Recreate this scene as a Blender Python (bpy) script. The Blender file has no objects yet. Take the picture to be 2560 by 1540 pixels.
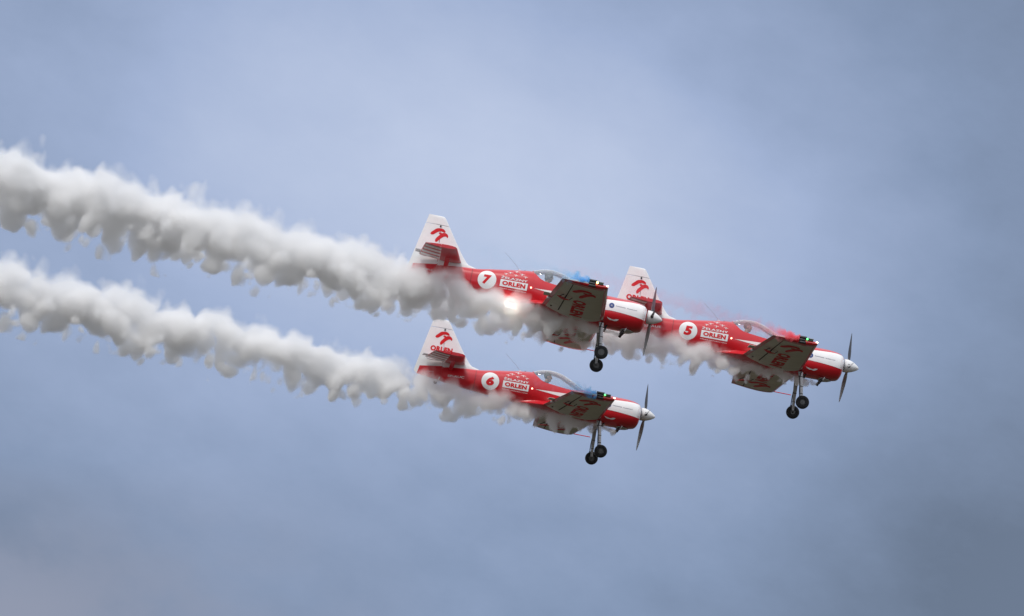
import bpy, bmesh, math, random
import numpy as np
from mathutils import Vector, Matrix, noise as mnoise
from mathutils.geometry import tessellate_polygon

S = bpy.context.scene
COL = S.collection
R = math.radians
random.seed(7)

# ------------------------------------------------------------------ camera
ELEV = R(12.0)
cam_d = bpy.data.cameras.new('camera')
cam = bpy.data.objects.new('camera', cam_d)
COL.objects.link(cam)
cam.location = (0, 0, 1.7)
cam.rotation_euler = (math.pi / 2 + ELEV, 0, 0)
cam_d.sensor_width = 36.0
cam_d.lens = 14670.0 / 2560.0 * 36.0
cam_d.clip_start = 0.5
cam_d.clip_end = 30000
S.camera = cam

# ------------------------------------------------------------------ sky and sun
SUN_EL, SUN_AZ = R(58.0), R(200.0)      # azimuth clockwise from +Y (the way the camera looks)
W = bpy.data.worlds.new('World')
S.world = W
W.use_nodes = True
nt = W.node_tree
nt.nodes.clear()
def wn(t, **kw):
    n = nt.nodes.new(t)
    for k, v in kw.items(): setattr(n, k, v)
    return n
def wm(op, a, b=None, clamp=False):
    n = wn('ShaderNodeMath', operation=op, use_clamp=clamp)
    for i, v in enumerate((a, b)):
        if v is None: continue
        if isinstance(v, (int, float)): n.inputs[i].default_value = v
        else: nt.links.new(v, n.inputs[i])
    return n.outputs[0]
def wmix(fac, a, b):
    n = wn('ShaderNodeMix', data_type='RGBA')
    for sock, v in ((n.inputs[0], fac), (n.inputs[6], a), (n.inputs[7], b)):
        if isinstance(v, (int, float)): sock.default_value = v
        elif isinstance(v, tuple): sock.default_value = (*v, 1)
        else: nt.links.new(v, sock)
    return n.outputs[2]
sky = wn('ShaderNodeTexSky', sky_type='NISHITA', sun_disc=False, sun_elevation=SUN_EL, sun_rotation=SUN_AZ,
         air_density=1.0, dust_density=1.0, ozone_density=1.0)
tc = wn('ShaderNodeTexCoord')
sep = wn('ShaderNodeSeparateXYZ')
nt.links.new(tc.outputs['Generated'], sep.inputs[0])
dx, dy, dz = sep.outputs
# azimuth and elevation of the sky direction, in radians
az = wm('ARCTAN2', dx, dy)
el = wm('ARCSINE', dz)
elr = wm('SUBTRACT', el, ELEV)
# cloud sheets drift along a slope across the sky
CS, SN = math.cos(R(-17)), math.sin(R(-17))
cu = wm('ADD', wm('MULTIPLY', az, CS), wm('MULTIPLY', elr, SN))
cv = wm('SUBTRACT', wm('MULTIPLY', elr, CS), wm('MULTIPLY', az, SN))
def cloud_noise(su, sv, off, detail, rough):
    c = wn('ShaderNodeCombineXYZ')
    nt.links.new(wm('MULTIPLY', cu, su), c.inputs[0])
    nt.links.new(wm('MULTIPLY', cv, sv), c.inputs[1])
    c.inputs[2].default_value = off
    n = wn('ShaderNodeTexNoise')
    n.inputs['Scale'].default_value = 1.0
    n.inputs['Detail'].default_value = detail
    n.inputs['Roughness'].default_value = rough
    nt.links.new(c.outputs[0], n.inputs['Vector'])
    return n.outputs['Fac']
n_big = cloud_noise(11, 24, 3.7, 2, .5)
n_mid = cloud_noise(46, 62, 9.1, 4, .5)
n_fine = cloud_noise(120, 190, 1.3, 4, .6)
# a broad bright bank of cloud across the upper middle, greyer sky to the right and low down
def bump(x, c, w): return wm('EXPONENT', wm('MULTIPLY', wm('POWER', wm('ABSOLUTE', wm('DIVIDE', wm('SUBTRACT', x, c), w)), 2.0), -1.0))
bank = wm('MULTIPLY', bump(cv, .018, .030), bump(cu, -.012, .070))
smooth = lambda v: wm('MULTIPLY', wm('MULTIPLY', v, v), wm('SUBTRACT', 3.0, wm('MULTIPLY', v, 2.0)))
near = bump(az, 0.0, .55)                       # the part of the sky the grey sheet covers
right = wm('MULTIPLY', smooth(wm('MULTIPLY', wm('SUBTRACT', az, .016), 12.0, True)), near)
left = smooth(wm('MULTIPLY', wm('SUBTRACT', -.045, az), 20.0, True))
low_sky = smooth(wm('MULTIPLY', wm('SUBTRACT', .004, elr), 16.5, True))
top_sky = smooth(wm('MULTIPLY', wm('SUBTRACT', elr, .030), 30.0, True))
c1 = wm('ADD', wm('MULTIPLY', wm('SUBTRACT', n_big, .5), .42), wm('MULTIPLY', wm('SUBTRACT', n_mid, .5), .17))
c1 = wm('ADD', c1, wm('MULTIPLY', wm('SUBTRACT', n_fine, .5), .10))
light = wm('ADD', wm('ADD', c1, .52), wm('MULTIPLY', bank, .42))
light = wm('SUBTRACT', light, wm('MULTIPLY', right, .37))
light = wm('SUBTRACT', light, wm('MULTIPLY', low_sky, .24))
light = wm('SUBTRACT', light, wm('MULTIPLY', wm('MULTIPLY', left, near), .12))
light = wm('SUBTRACT', light, wm('MULTIPLY', wm('MULTIPLY', top_sky, near), .08))
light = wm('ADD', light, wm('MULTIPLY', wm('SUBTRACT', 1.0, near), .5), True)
ramp = wn('ShaderNodeValToRGB')
nt.links.new(light, ramp.inputs[0])
K = 10.0                                                       # the colours are divided by the background strength .1
def kc(r, g, b, a=1): return (r * K, g * K, b * K, 1)
el_ = ramp.color_ramp.elements
el_[0].position, el_[0].color = 0.0, kc(.118, .155, .235)
el_[1].position, el_[1].color = 1.0, kc(.555, .630, .820)
e = el_.new(.30); e.color = kc(.230, .300, .455)
e = el_.new(.62); e.color = kc(.375, .460, .670)
low = wm('MULTIPLY', wm('MULTIPLY', wm('SUBTRACT', -.026, elr), 40.0, True), wm('MULTIPLY', wm('SUBTRACT', -.01, az), 14.0, True))
col = wmix(wm('MULTIPLY', wm('MULTIPLY', low, near), wm('MULTIPLY', wm('SUBTRACT', n_mid, .22), 3.2, True)), ramp.outputs[0], kc(.268, .292, .392)[:3])
# overcast: the zenith is brighter than the low sky
zen = wm('MULTIPLY', wm('SUBTRACT', dz, .32), 1.6, True)
col = wmix(zen, col, kc(1.45, 1.50, 1.60)[:3])
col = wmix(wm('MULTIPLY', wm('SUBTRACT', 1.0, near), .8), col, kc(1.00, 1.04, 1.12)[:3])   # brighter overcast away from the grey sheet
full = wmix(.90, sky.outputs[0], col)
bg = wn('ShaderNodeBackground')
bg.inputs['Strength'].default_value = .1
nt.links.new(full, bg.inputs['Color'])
wo = wn('ShaderNodeOutputWorld')
nt.links.new(bg.outputs[0], wo.inputs['Surface'])

sun_d = bpy.data.lights.new('sun', 'SUN')
sun_d.energy = 1.75
sun_d.angle = R(12)
sun_d.color = (1.0, .955, .89)
sun = bpy.data.objects.new('sun', sun_d)
COL.objects.link(sun)
sd = Vector((math.sin(SUN_AZ) * math.cos(SUN_EL), math.cos(SUN_AZ) * math.cos(SUN_EL), math.sin(SUN_EL)))
sun.rotation_euler = sd.to_track_quat('Z', 'Y').to_euler()
sun.location = (0, -50, 120)

S.view_settings.view_transform = 'Standard'
S.view_settings.look = 'None'
S.view_settings.exposure = 0.0
S.view_settings.gamma = 1.0
S.cycles.max_bounces = 12
S.cycles.diffuse_bounces = 3
S.cycles.glossy_bounces = 3
S.cycles.transparent_max_bounces = 12
S.cycles.volume_bounces = 12
S.cycles.volume_max_steps = 256
S.cycles.use_denoising = True
try: S.cycles.denoiser = 'OPENIMAGEDENOISE'
except Exception: pass

# ------------------------------------------------------------------ helpers
def mat(name, col, rough=.5, metal=0.0, coat=0.0, spec=.5, emit=None, estr=0.0, var=0.0, vscale=3.0):
    m = bpy.data.materials.new(name)
    m.use_nodes = True
    t = m.node_tree
    b = t.nodes['Principled BSDF']
    b.inputs['Base Color'].default_value = (*col, 1)
    b.inputs['Roughness'].default_value = rough
    b.inputs['Metallic'].default_value = metal
    b.inputs['Specular IOR Level'].default_value = spec
    b.inputs['Coat Weight'].default_value = coat
    b.inputs['Coat Roughness'].default_value = .08
    if emit:
        b.inputs['Emission Color'].default_value = (*emit, 1)
        b.inputs['Emission Strength'].default_value = estr
    if var:
        tcn = t.nodes.new('ShaderNodeTexCoord')
        nz = t.nodes.new('ShaderNodeTexNoise')
        nz.inputs['Scale'].default_value = vscale
        nz.inputs['Detail'].default_value = 6
        nz.inputs['Roughness'].default_value = .65
        mp = t.nodes.new('ShaderNodeMapRange')
        mp.inputs['From Min'].default_value = .3
        mp.inputs['From Max'].default_value = .75
        mp.inputs['To Min'].default_value = 1.0
        mp.inputs['To Max'].default_value = 1.0 - var
        mx = t.nodes.new('ShaderNodeMix'); mx.data_type = 'RGBA'; mx.blend_type = 'MULTIPLY'
        mx.inputs[0].default_value = 1
        mx.inputs[6].default_value = (*col, 1)
        t.links.new(tcn.outputs['Object'], nz.inputs['Vector'])
        t.links.new(nz.outputs['Fac'], mp.inputs['Value'])
        t.links.new(mp.outputs[0], mx.inputs[7])
        t.links.new(mx.outputs[2], b.inputs['Base Color'])
        rr = t.nodes.new('ShaderNodeMapRange')
        rr.inputs['To Min'].default_value = rough * .8
        rr.inputs['To Max'].default_value = min(1, rough * 1.35)
        t.links.new(nz.outputs['Fac'], rr.inputs['Value'])
        t.links.new(rr.outputs[0], b.inputs['Roughness'])
    return m

M = dict(
    red=mat('red_paint', (.57, .008, .018), .28, coat=.45, var=.10, vscale=2.2),
    white=mat('white_paint', (.83, .83, .83), .32, coat=.3, var=.09, vscale=2.6),
    cream=mat('wing_white_paint', (.68, .67, .59), .75, spec=.12, var=.16, vscale=1.6),
    decal_red=mat('red_film', (.60, .012, .018), .55, spec=.25),
    decal_white=mat('white_film', (.78, .78, .78), .4),
    grey=mat('grey_film', (.30, .31, .36), .5),
    blue=mat('blue_film', (.02, .055, .21), .4),
    black=mat('black_rubber', (.012, .012, .014), .75, var=.3, vscale=14),
    dark=mat('dark_metal', (.025, .026, .03), .45, var=.2, vscale=8),
    panel=mat('faint_panel_line', (.30, .29, .25), .6),
    joint=mat('paint_joint', (.12, .02, .02), .6),
    seam=mat('panel_gap', (.02, .018, .018), .7),
    silver=mat('brushed_aluminium', (.55, .56, .57), .4, metal=.7, var=.12, vscale=9),
    spinner=mat('spinner_white', (.80, .80, .80), .25, coat=.5),
    blade_front=mat('blade_grey', (.36, .37, .38), .4, var=.1, vscale=6),
    blade_back=mat('blade_black', (.018, .020, .032), .5),
    leg=mat('leg_grey_paint', (.46, .46, .47), .45, var=.12, vscale=8),
    hub=mat('wheel_hub', (.10, .10, .10), .45, metal=.4),
    pipe=mat('burnt_exhaust', (.035, .030, .030), .6, metal=.5),
    inside=mat('cockpit_grey', (.10, .10, .11), .7),
    box=mat('dark_green_box', (.02, .035, .02), .5),
    skin=mat('skin', (.34, .20, .15), .55),
    hair=mat('dark_hair', (.035, .028, .024), .7),
    suit=mat('dark_flight_suit', (.05, .05, .075), .8),
    suit_red=mat('red_flight_suit', (.35, .02, .03), .8),
    helmet=mat('grey_headset_cloth', (.16, .16, .17), .6),
    led_green=mat('green_lamp', (.1, .8, .2), .3, emit=(.12, 1, .22), estr=2.6),
    led_yellow=mat('yellow_lamp', (.9, .8, .2), .3, emit=(1, .85, .25), estr=7.0),
    led_red=mat('red_lamp', (.9, .1, .05), .3, emit=(1, .08, .03), estr=2.0),
    nav=mat('wingtip_lamp', (.9, .8, .7), .2, emit=(1, .80, .66), estr=2.2),
    spark=mat('side_lamp', (.9, .6, .4), .2, emit=(1, .55, .40), estr=3.2),
    flash=mat('lit_strobe', (1, .98, .9), .2, emit=(1, .97, .84), estr=26.0),
    lens=mat('clear_lens', (.75, .75, .72), .1, emit=(1, .9, .8), estr=.4),
)
def glass_mat():
    m = bpy.data.materials.new('canopy_glass')
    m.use_nodes = True
    t = m.node_tree
    t.nodes.clear()
    o = t.nodes.new('ShaderNodeOutputMaterial')
    tr = t.nodes.new('ShaderNodeBsdfTransparent'); tr.inputs[0].default_value = (.97, .98, .99, 1)
    gl = t.nodes.new('ShaderNodeBsdfGlossy'); gl.inputs['Roughness'].default_value = .08
    gl.inputs[0].default_value = (1, 1, 1, 1)
    lw = t.nodes.new('ShaderNodeFresnel'); lw.inputs['IOR'].default_value = 1.55
    ml = t.nodes.new('ShaderNodeMath'); ml.operation = 'MULTIPLY_ADD'; ml.use_clamp = True
    ml.inputs[1].default_value = .80; ml.inputs[2].default_value = .03
    mx = t.nodes.new('ShaderNodeMixShader')
    t.links.new(lw.outputs[0], ml.inputs[0])
    t.links.new(ml.outputs[0], mx.inputs[0])
    t.links.new(tr.outputs[0], mx.inputs[1])
    t.links.new(gl.outputs[0], mx.inputs[2])
    # haze and bright rim light painted into the glass as white, by viewing angle
    df = t.nodes.new('ShaderNodeBsdfDiffuse'); df.inputs[0].default_value = (.97, .98, 1.0, 1)
    lf = t.nodes.new('ShaderNodeLayerWeight'); lf.inputs['Blend'].default_value = .5
    pw = t.nodes.new('ShaderNodeMath'); pw.operation = 'POWER'; pw.inputs[1].default_value = 5.0
    sc = t.nodes.new('ShaderNodeMath'); sc.operation = 'MULTIPLY_ADD'; sc.use_clamp = True
    sc.inputs[1].default_value = .80; sc.inputs[2].default_value = .07
    m2 = t.nodes.new('ShaderNodeMixShader')
    t.links.new(lf.outputs['Facing'], pw.inputs[0]); t.links.new(pw.outputs[0], sc.inputs[0])
    t.links.new(sc.outputs[0], m2.inputs[0]); t.links.new(mx.outputs[0], m2.inputs[1]); t.links.new(df.outputs[0], m2.inputs[2])
    t.links.new(m2.outputs[0], o.inputs['Surface'])
    return m
M['glass'] = glass_mat()

def build(name, vf, mats, parent=None, fm=None, smooth=True, angle=38):
    v, f = vf
    me = bpy.data.meshes.new(name)
    me.from_pydata([tuple(p) for p in v], [], f)
    if not isinstance(mats, (list, tuple)): mats = [mats]
    for m in mats: me.materials.append(m)
    if fm is not None:
        for i, p in enumerate(me.polygons): p.material_index = fm[i]
    bm = bmesh.new(); bm.from_mesh(me)
    bmesh.ops.recalc_face_normals(bm, faces=bm.faces[:])
    bm.to_mesh(me); bm.free()
    if smooth:
        me.shade_smooth()
        me.set_sharp_from_angle(angle=R(angle))
    me.update()
    o = bpy.data.objects.new(name, me)
    COL.objects.link(o)
    if parent: o.parent = parent
    return o
def tag(o, label=None, cat=None, group=None, kind=None):
    if label: o['label'] = label
    if cat: o['category'] = cat
    if group: o['group'] = group
    if kind: o['kind'] = kind
    return o
def join(*vfs):
    V, F = [], []
    for v, f in vfs:
        n = len(V)
        V += list(v)
        F += [tuple(i + n for i in q) for q in f]
    return V, F
def loft(rings, closed=True, cap0=False, cap1=False):
    n = len(rings[0])
    V = [p for r in rings for p in r]
    F = []
    for i in range(len(rings) - 1):
        for j in range(n if closed else n - 1):
            k = (j + 1) % n
            F.append((i * n + j, i * n + k, (i + 1) * n + k, (i + 1) * n + j))
    if cap0: F.append(tuple(range(n)))
    if cap1: F.append(tuple((len(rings) - 1) * n + j for j in range(n)))
    return V, F
def tube(pts, rad, n=10, flat=1.0, up=Vector((0, 1, 0))):
    pts = [Vector(p) for p in pts]
    rings = []
    for i, p in enumerate(pts):
        d = (pts[min(i + 1, len(pts) - 1)] - pts[max(i - 1, 0)]).normalized()
        a = d.cross(up)
        if a.length < 1e-4: a = d.cross(Vector((1, 0, 0)))
        a.normalize(); b = d.cross(a).normalized()
        r = rad[i] if isinstance(rad, (list, tuple)) else rad
        rings.append([p + a * (r * math.cos(t)) + b * (r * flat * math.sin(t)) for t in (2 * math.pi * k / n for k in range(n))])
    return loft(rings, True, True, True)
def box(c, s, rot=None):
    cx, cy, cz = c; a, b, d = (q / 2 for q in s)
    v = [Vector((x * a, y * b, z * d)) for x in (-1, 1) for y in (-1, 1) for z in (-1, 1)]
    if rot: v = [rot @ p for p in v]
    v = [p + Vector(c) for p in v]
    return v, [(0, 1, 3, 2), (4, 6, 7, 5), (0, 4, 5, 1), (2, 3, 7, 6), (0, 2, 6, 4), (1, 5, 7, 3)]
def sphere(c, r, n=14, sc=(1, 1, 1), rot=None):
    V, F = [], []
    m = n // 2
    for i in range(m + 1):
        th = math.pi * i / m
        for j in range(n):
            ph = 2 * math.pi * j / n
            q = Vector((r * sc[0] * math.sin(th) * math.cos(ph), r * sc[1] * math.sin(th) * math.sin(ph), r * sc[2] * math.cos(th)))
            if rot: q = rot @ q
            V.append(q + Vector(c))
    for i in range(m):
        for j in range(n):
            k = (j + 1) % n
            F.append((i * n + j, i * n + k, (i + 1) * n + k, (i + 1) * n + j))
    bm = bmesh.new()
    vs = [bm.verts.new(p) for p in V]
    for q in F: bm.faces.new([vs[i] for i in q])
    bmesh.ops.remove_doubles(bm, verts=bm.verts[:], dist=1e-5)
    bm.verts.index_update()
    out = [v.co.copy() for v in bm.verts], [tuple(v.index for v in f.verts) for f in bm.faces]
    bm.free()
    return out
def pchip(xs, ys):
    xs, ys = np.array(xs, float), np.array(ys, float)
    h = np.diff(xs); d = np.diff(ys) / h
    m = np.zeros_like(ys)
    for i in range(1, len(xs) - 1):
        if d[i - 1] * d[i] > 0:
            w1, w2 = 2 * h[i] + h[i - 1], h[i] + 2 * h[i - 1]
            m[i] = (w1 + w2) / (w1 / d[i - 1] + w2 / d[i])
    m[0], m[-1] = d[0], d[-1]
    def f(x):
        x = min(max(x, xs[0]), xs[-1])
        i = min(max(int(np.searchsorted(xs, x)) - 1, 0), len(h) - 1)
        t = (x - xs[i]) / h[i]
        return float((2*t**3-3*t*t+1)*ys[i] + (t**3-2*t*t+t)*h[i]*m[i] + (-2*t**3+3*t*t)*ys[i+1] + (t**3-t*t)*h[i]*m[i+1])
    return f

# ------------------------------------------------------------------ ground (below the frame: it lights the undersides)
gm = mat('airfield_grass', (.056, .050, .035), .95, spec=.1, var=.5, vscale=.02)
ring = [[(r * math.cos(2 * math.pi * k / 64), r * math.sin(2 * math.pi * k / 64), -.00002 * r) for k in range(64)] for r in (1, 30, 120, 500, 2000, 9000)]
gv, gf = loft(ring)
gf.append(tuple(range(64)))
tag(build('ground', (gv, gf), gm), kind='structure')

# ------------------------------------------------------------------ shape of the aeroplane (x forward from the spinner tip, y to the left, z up)
FT = [.43, .45, .48, .52, .60, .70, .90, 1.17, 1.5, 2.0, 2.5, 3.0, 3.5, 3.8, 4.05, 4.55, 4.85, 5.23, 5.6, 5.84]
zt_ = pchip(FT, [.150, .195, .230, .258, .285, .305, .322, .322, .325, .335, .44, .51, .548, .512, .472, .388, .335, .305, .272, .250])
zb_ = pchip(FT, [-.210, -.310, -.375, -.415, -.440, -.455, -.476, -.487, -.487, -.478, -.46, -.415, -.352, -.338, -.325, -.285, -.262, -.230, -.195, -.165])
w_ = pchip(FT, [.25, .33, .385, .425, .450, .465, .475, .475, .470, .452, .432, .412, .385, .360, .338, .285, .250, .200, .135, .085])
SILL_T = [2.02, 2.10, 2.25, 2.43, 2.90, 3.12, 3.20, 3.46]
sill_ = pchip(SILL_T, [.326, .285, .245, .228, .268, .294, .318, .528])
EXP = 2.35
def fus_y(x, z):
    t = -x
    zt, zb, w = zt_(t), zb_(t), w_(t)
    zc = .5 * (zt + zb) - .02
    h = (zt - zc) if z > zc else (zc - zb)
    q = min(abs(z - zc) / h, .9995)
    return w * (1 - q ** EXP) ** (1 / EXP)
NL, NT = 22, 12
def fus_ring(t):
    """One section: right side from the belly up to the sill, across the top (or down into the cockpit), and down the left side."""
    zt, zb, w = zt_(t), zb_(t), w_(t)
    zc = .5 * (zt + zb) - .02
    def pt(a):          # a: -pi/2 belly .. pi/2 top
        ca, sa = max(math.cos(a), 0.0), math.sin(a)
        y = w * ca ** (2 / EXP)
        h = (zt - zc) if sa > 0 else (zc - zb)
        return y, zc + h * (abs(sa) ** (2 / EXP)) * (1 if sa >= 0 else -1)
    op = SILL_T[0] < t < SILL_T[-1]
    if op:
        q = min(max((sill_(t) - zc) / (zt - zc), 0), .995)
        a1 = math.asin(q ** (EXP / 2))
    else:
        d_ = (t - SILL_T[-1]) / .45 if t > 2.7 else (SILL_T[0] - t) / .45      # ease from the cockpit edge to the plain section
        d_ = min(max(d_, 0), 1)
        a1 = math.asin(.953 + (.80 - .953) * d_ * d_ * (3 - 2 * d_))
    side = [pt(-math.pi / 2 + (a1 + math.pi / 2) * i / NL) for i in range(NL + 1)]
    ys, zs = side[-1]
    if op:
        fl = -.30
        yi = max(ys - .035, .06)
        top = [(yi, zs), (yi - .01, zs - .03)] + [(yi - .02, zs + (fl - zs) * k / 4) for k in (1, 2, 3)] + [(yi - .03, fl)] + [(yi * (1 - k / 6), fl) for k in (2, 3, 4, 5)]
        top += [(0.0, fl)]
        top = top[:NT - 1] + [(0.0, fl)]
        while len(top) < NT: top.append((0.0, fl))
    else:
        top = [pt(a1 + (math.pi / 2 - a1) * i / NT) for i in range(1, NT + 1)]
    half = side + top                     # last one lies on the centre line
    pts = [(-t, -y, z) for y, z in half]
    pts += [(-t, y, z) for y, z in reversed(half[1:-1])]
    return pts
def fus_part(name, t0, t1, extra, parent, mats, fm_fn=None, cap0=False, cap1=False):
    ts = sorted(set([t0, t1] + [x for x in extra if t0 < x < t1] + [t0 + (t1 - t0) * i / max(2, int((t1 - t0) / .06)) for i in range(1, max(2, int((t1 - t0) / .06)))]))
    rings = [fus_ring(t) for t in ts]
    vf = loft(rings, True, cap0, cap1)
    n = len(rings[0])
    fm = []
    for i in range(len(rings) - 1):
        for j in range(n):
            c = .5 * (ts[i] + ts[i + 1])
            inn = (NL < j < n - NL - 1) and SILL_T[0] < c < SILL_T[-1]
            fm.append(1 if inn else 0)
    fm += [0] * (len(vf[1]) - len(fm))
    return build(name, vf, mats, parent, fm)

# fin and rudder
FIN_Z = [-.20, .28, .33, .383, .508, .776, 1.25, 1.42, 1.475, 1.482]
fin_le = pchip(FIN_Z, [-5.00, -4.75, -4.86, -5.08, -5.22, -5.426, -5.757, -5.876, -5.93, -5.96])
def fin_te(z):
    if z < 0: return -6.62 + min(1, -z / .165) * .78 if z < -.0 else -6.62
    return -6.62 + (z / 1.482) * .29
def hinge(z): return -5.845 - .11 * max(z, 0)
fin_T = pchip([-.2, .3, .6, 1.25, 1.45, 1.482], [.078, .066, .060, .044, .036, .022])
def prof(c):
    c = min(max(c, 0), 1)
    return max(0.0, (1.4845 * math.sqrt(c) - .63 * c - 1.758 * c * c + 1.4215 * c ** 3 - .5075 * c ** 4) / .5)
def fin_y(x, z):
    le, te = fin_le(z), -6.62 + (max(z, 0) / 1.482) * .29
    return fin_T(z) * prof((le - x) / (le - te))
def slab_ring(z, x0, x1, n=10):
    xs = [x0 + (x1 - x0) * (1 - math.cos(math.pi * i / n)) / 2 for i in range(n + 1)]
    r = [(x, -fin_y(x, z), z) for x in xs]
    l = [(x, fin_y(x, z), z) for x in reversed(xs)]
    return r + l

# wing
ZW = -.315
def wing_le(y): return -1.465 - .038 * abs(y)
def wing_te(y): return -3.135 + .081 * abs(y)
def wing_tc(y): return .175 - .0125 * abs(y)
def naca(c, tc): return 5 * tc * (.2969 * math.sqrt(max(c, 0)) - .126 * c - .3516 * c * c + .2843 * c ** 3 - .1036 * c ** 4)
def wing_lo(x, y):
    le, te = wing_le(y), wing_te(y)
    c = min(max((le - x) / (le - te), 0), 1)
    return ZW - naca(c, wing_tc(y)) * (le - te)
TIP = 4.27
AIL0, AIL1, AILC = .62, 4.10, .735        # aileron: span and where its hinge lies along the chord
def foil_ring(y, s, c0, c1, n=18, gap=0.0):
    le, te = wing_le(y), wing_te(y)
    L = le - te
    cs = [c0 + (c1 - c0) * (1 - math.cos(math.pi * i / n)) / 2 for i in range(n + 1)]
    lo = [(le - c * L, s * y, ZW - naca(c, wing_tc(y)) * L) for c in cs]
    up = [(le - c * L, s * y, ZW + naca(c, wing_tc(y)) * L) for c in reversed(cs)]
    return lo + up

# ---------------- decals: flat paint films laid on the skin
def film(polys, surf, grid=.05, off=.005):
    """polys: list of (verts2d, faces). Cut along a grid, then lift on to the surface: surf(u, v) -> (point, normal)."""
    bm = bmesh.new()
    for v2, fs in polys:
        vs = [bm.verts.new((a, b, 0)) for a, b in v2]
        for q in fs:
            try: bm.faces.new([vs[i] for i in q])
            except ValueError: pass
    us = [v.co.x for v in bm.verts]; vv = [v.co.y for v in bm.verts]
    if not us: bm.free(); return [], []
    for ax, arr in ((0, us), (1, vv)):
        a, b = min(arr), max(arr)
        k = math.floor(a / grid) + 1
        while k * grid < b:
            co = Vector((0, 0, 0)); co[ax] = k * grid
            no = Vector((0, 0, 0)); no[ax] = 1
            bmesh.ops.bisect_plane(bm, geom=bm.verts[:] + bm.edges[:] + bm.faces[:], plane_co=co, plane_no=no, dist=1e-6)
            k += 1
    bm.verts.index_update()
    V = []
    for v in bm.verts:
        p, n = surf(v.co.x, v.co.y)
        V.append(Vector(p) + Vector(n) * off)
    F = [tuple(v.index for v in f.verts) for f in bm.faces]
    bm.free()
    return V, F
def poly(pts):
    tri = tessellate_polygon([[Vector((a, b, 0)) for a, b in pts]])
    return list(pts), [tuple(t) for t in tri]
def disc(cx, cy, r, n=40, r0=0.0):
    o = [(cx + r * math.cos(2 * math.pi * k / n), cy + r * math.sin(2 * math.pi * k / n)) for k in range(n)]
    if r0 <= 0: return o + [(cx, cy)], [(k, (k + 1) % n, n) for k in range(n)]
    i = [(cx + r0 * math.cos(2 * math.pi * k / n), cy + r0 * math.sin(2 * math.pi * k / n)) for k in range(n)]
    return o + i, [(k, (k + 1) % n, n + (k + 1) % n, n + k) for k in range(n)]
_tc = {}
def text(s, x0, y0, x1, y1, bold=.03, slope=0.0, shear=0.0):
    """Lettering filling the box x0..x1, y0..y1 (y0 is the base line); slope tilts the base line."""
    key = (s, bold, shear)
    if key not in _tc:
        cu_ = bpy.data.curves.new('lettering_outline', 'FONT')
        cu_.body = s; cu_.size = 1.0; cu_.offset = bold; cu_.shear = shear; cu_.resolution_u = 4
        cu_.space_character = 1.0 + bold * 1.6
        ob = bpy.data.objects.new('lettering_outline', cu_)
        COL.objects.link(ob)
        dg = bpy.context.evaluated_depsgraph_get()
        me = bpy.data.meshes.new_from_object(ob.evaluated_get(dg))
        v = [(p.co.x, p.co.y) for p in me.vertices]
        f = [tuple(p.vertices) for p in me.polygons]
        bpy.data.objects.remove(ob); bpy.data.curves.remove(cu_); bpy.data.meshes.remove(me)
        _tc[key] = (v, f)
    v, f = _tc[key]
    ax, bx = min(p[0] for p in v), max(p[0] for p in v)
    ay, by = min(p[1] for p in v), max(p[1] for p in v)
    out = []
    for a, b in v:
        u = (a - ax) / (bx - ax)
        out.append((x0 + u * (x1 - x0), y0 + (b - ay) / (by - ay) * (y1 - y0) + slope * u))
    return out, f
def side_surf(fy, s, xm=None):
    """s = -1 right side, +1 left side; on the left side shapes are turned about xm so that lettering still reads."""
    def f(u, v):
        x = u if (s < 0 or xm is None) else 2 * xm - u
        y = fy(x, v)
        e = .01
        gx = (fy(x + e, v) - fy(x - e, v)) / (2 * e)
        gz = (fy(x, v + e) - fy(x, v - e)) / (2 * e)
        n = Vector((-gx, 1, -gz)).normalized()
        return (x, s * y, v), (n.x, s * n.y, n.z)
    return f
def wing_surf(s):
    def f(u, v):                           # u = x, v = y (signed)
        return (u, v, wing_lo(u, v)), (0, 0, -1)
    return f

BIRD = [
 [(-6.202,.988),(-6.171,.974),(-6.126,.987),(-6.091,1.018),(-6.019,1.078),(-5.948,1.1),(-5.84,1.082),(-5.853,1.113),(-5.889,1.143),(-5.934,1.156),(-5.992,1.156),(-6.049,1.144),(-6.087,1.124),(-6.121,1.087),(-6.185,1.026)],
 [(-5.996,1.042),(-5.937,1.051),(-5.921,1.034),(-5.955,1.014),(-5.982,1.021)],
 [(-6.045,.819),(-6.028,.803),(-6.004,.817),(-5.986,.845),(-5.913,.932),(-5.856,.979),(-5.811,.992),(-5.78,.981),(-5.76,.961),(-5.754,.983),(-5.766,1.018),(-5.794,1.047),(-5.835,1.06),(-5.88,1.056),(-5.917,1.034),(-5.965,.981),(-6.026,.905),(-6.047,.861)]]
def fat(p, d):
    q, n = [], len(p)
    a2 = sum(p[i][0] * p[(i + 1) % n][1] - p[(i + 1) % n][0] * p[i][1] for i in range(n))
    sg = 1 if a2 < 0 else -1
    for i in range(n):
        tx, ty = p[(i + 1) % n][0] - p[i - 1][0], p[(i + 1) % n][1] - p[i - 1][1]
        l = math.hypot(tx, ty)
        q.append((p[i][0] - sg * ty / l * d, p[i][1] + sg * tx / l * d))
    return q
BIRD = [fat(p, .009) for p in BIRD]
WINGS = [(-1.409,-.277),(-1.366,-.289),(-1.319,-.299),(-1.257,-.309),(-1.212,-.308),(-1.17,-.288),(-1.099,-.286),(-1.114,-.307),(-1.154,-.334),(-1.205,-.344),(-1.252,-.334),(-1.312,-.335),(-1.361,-.318)]
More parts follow.
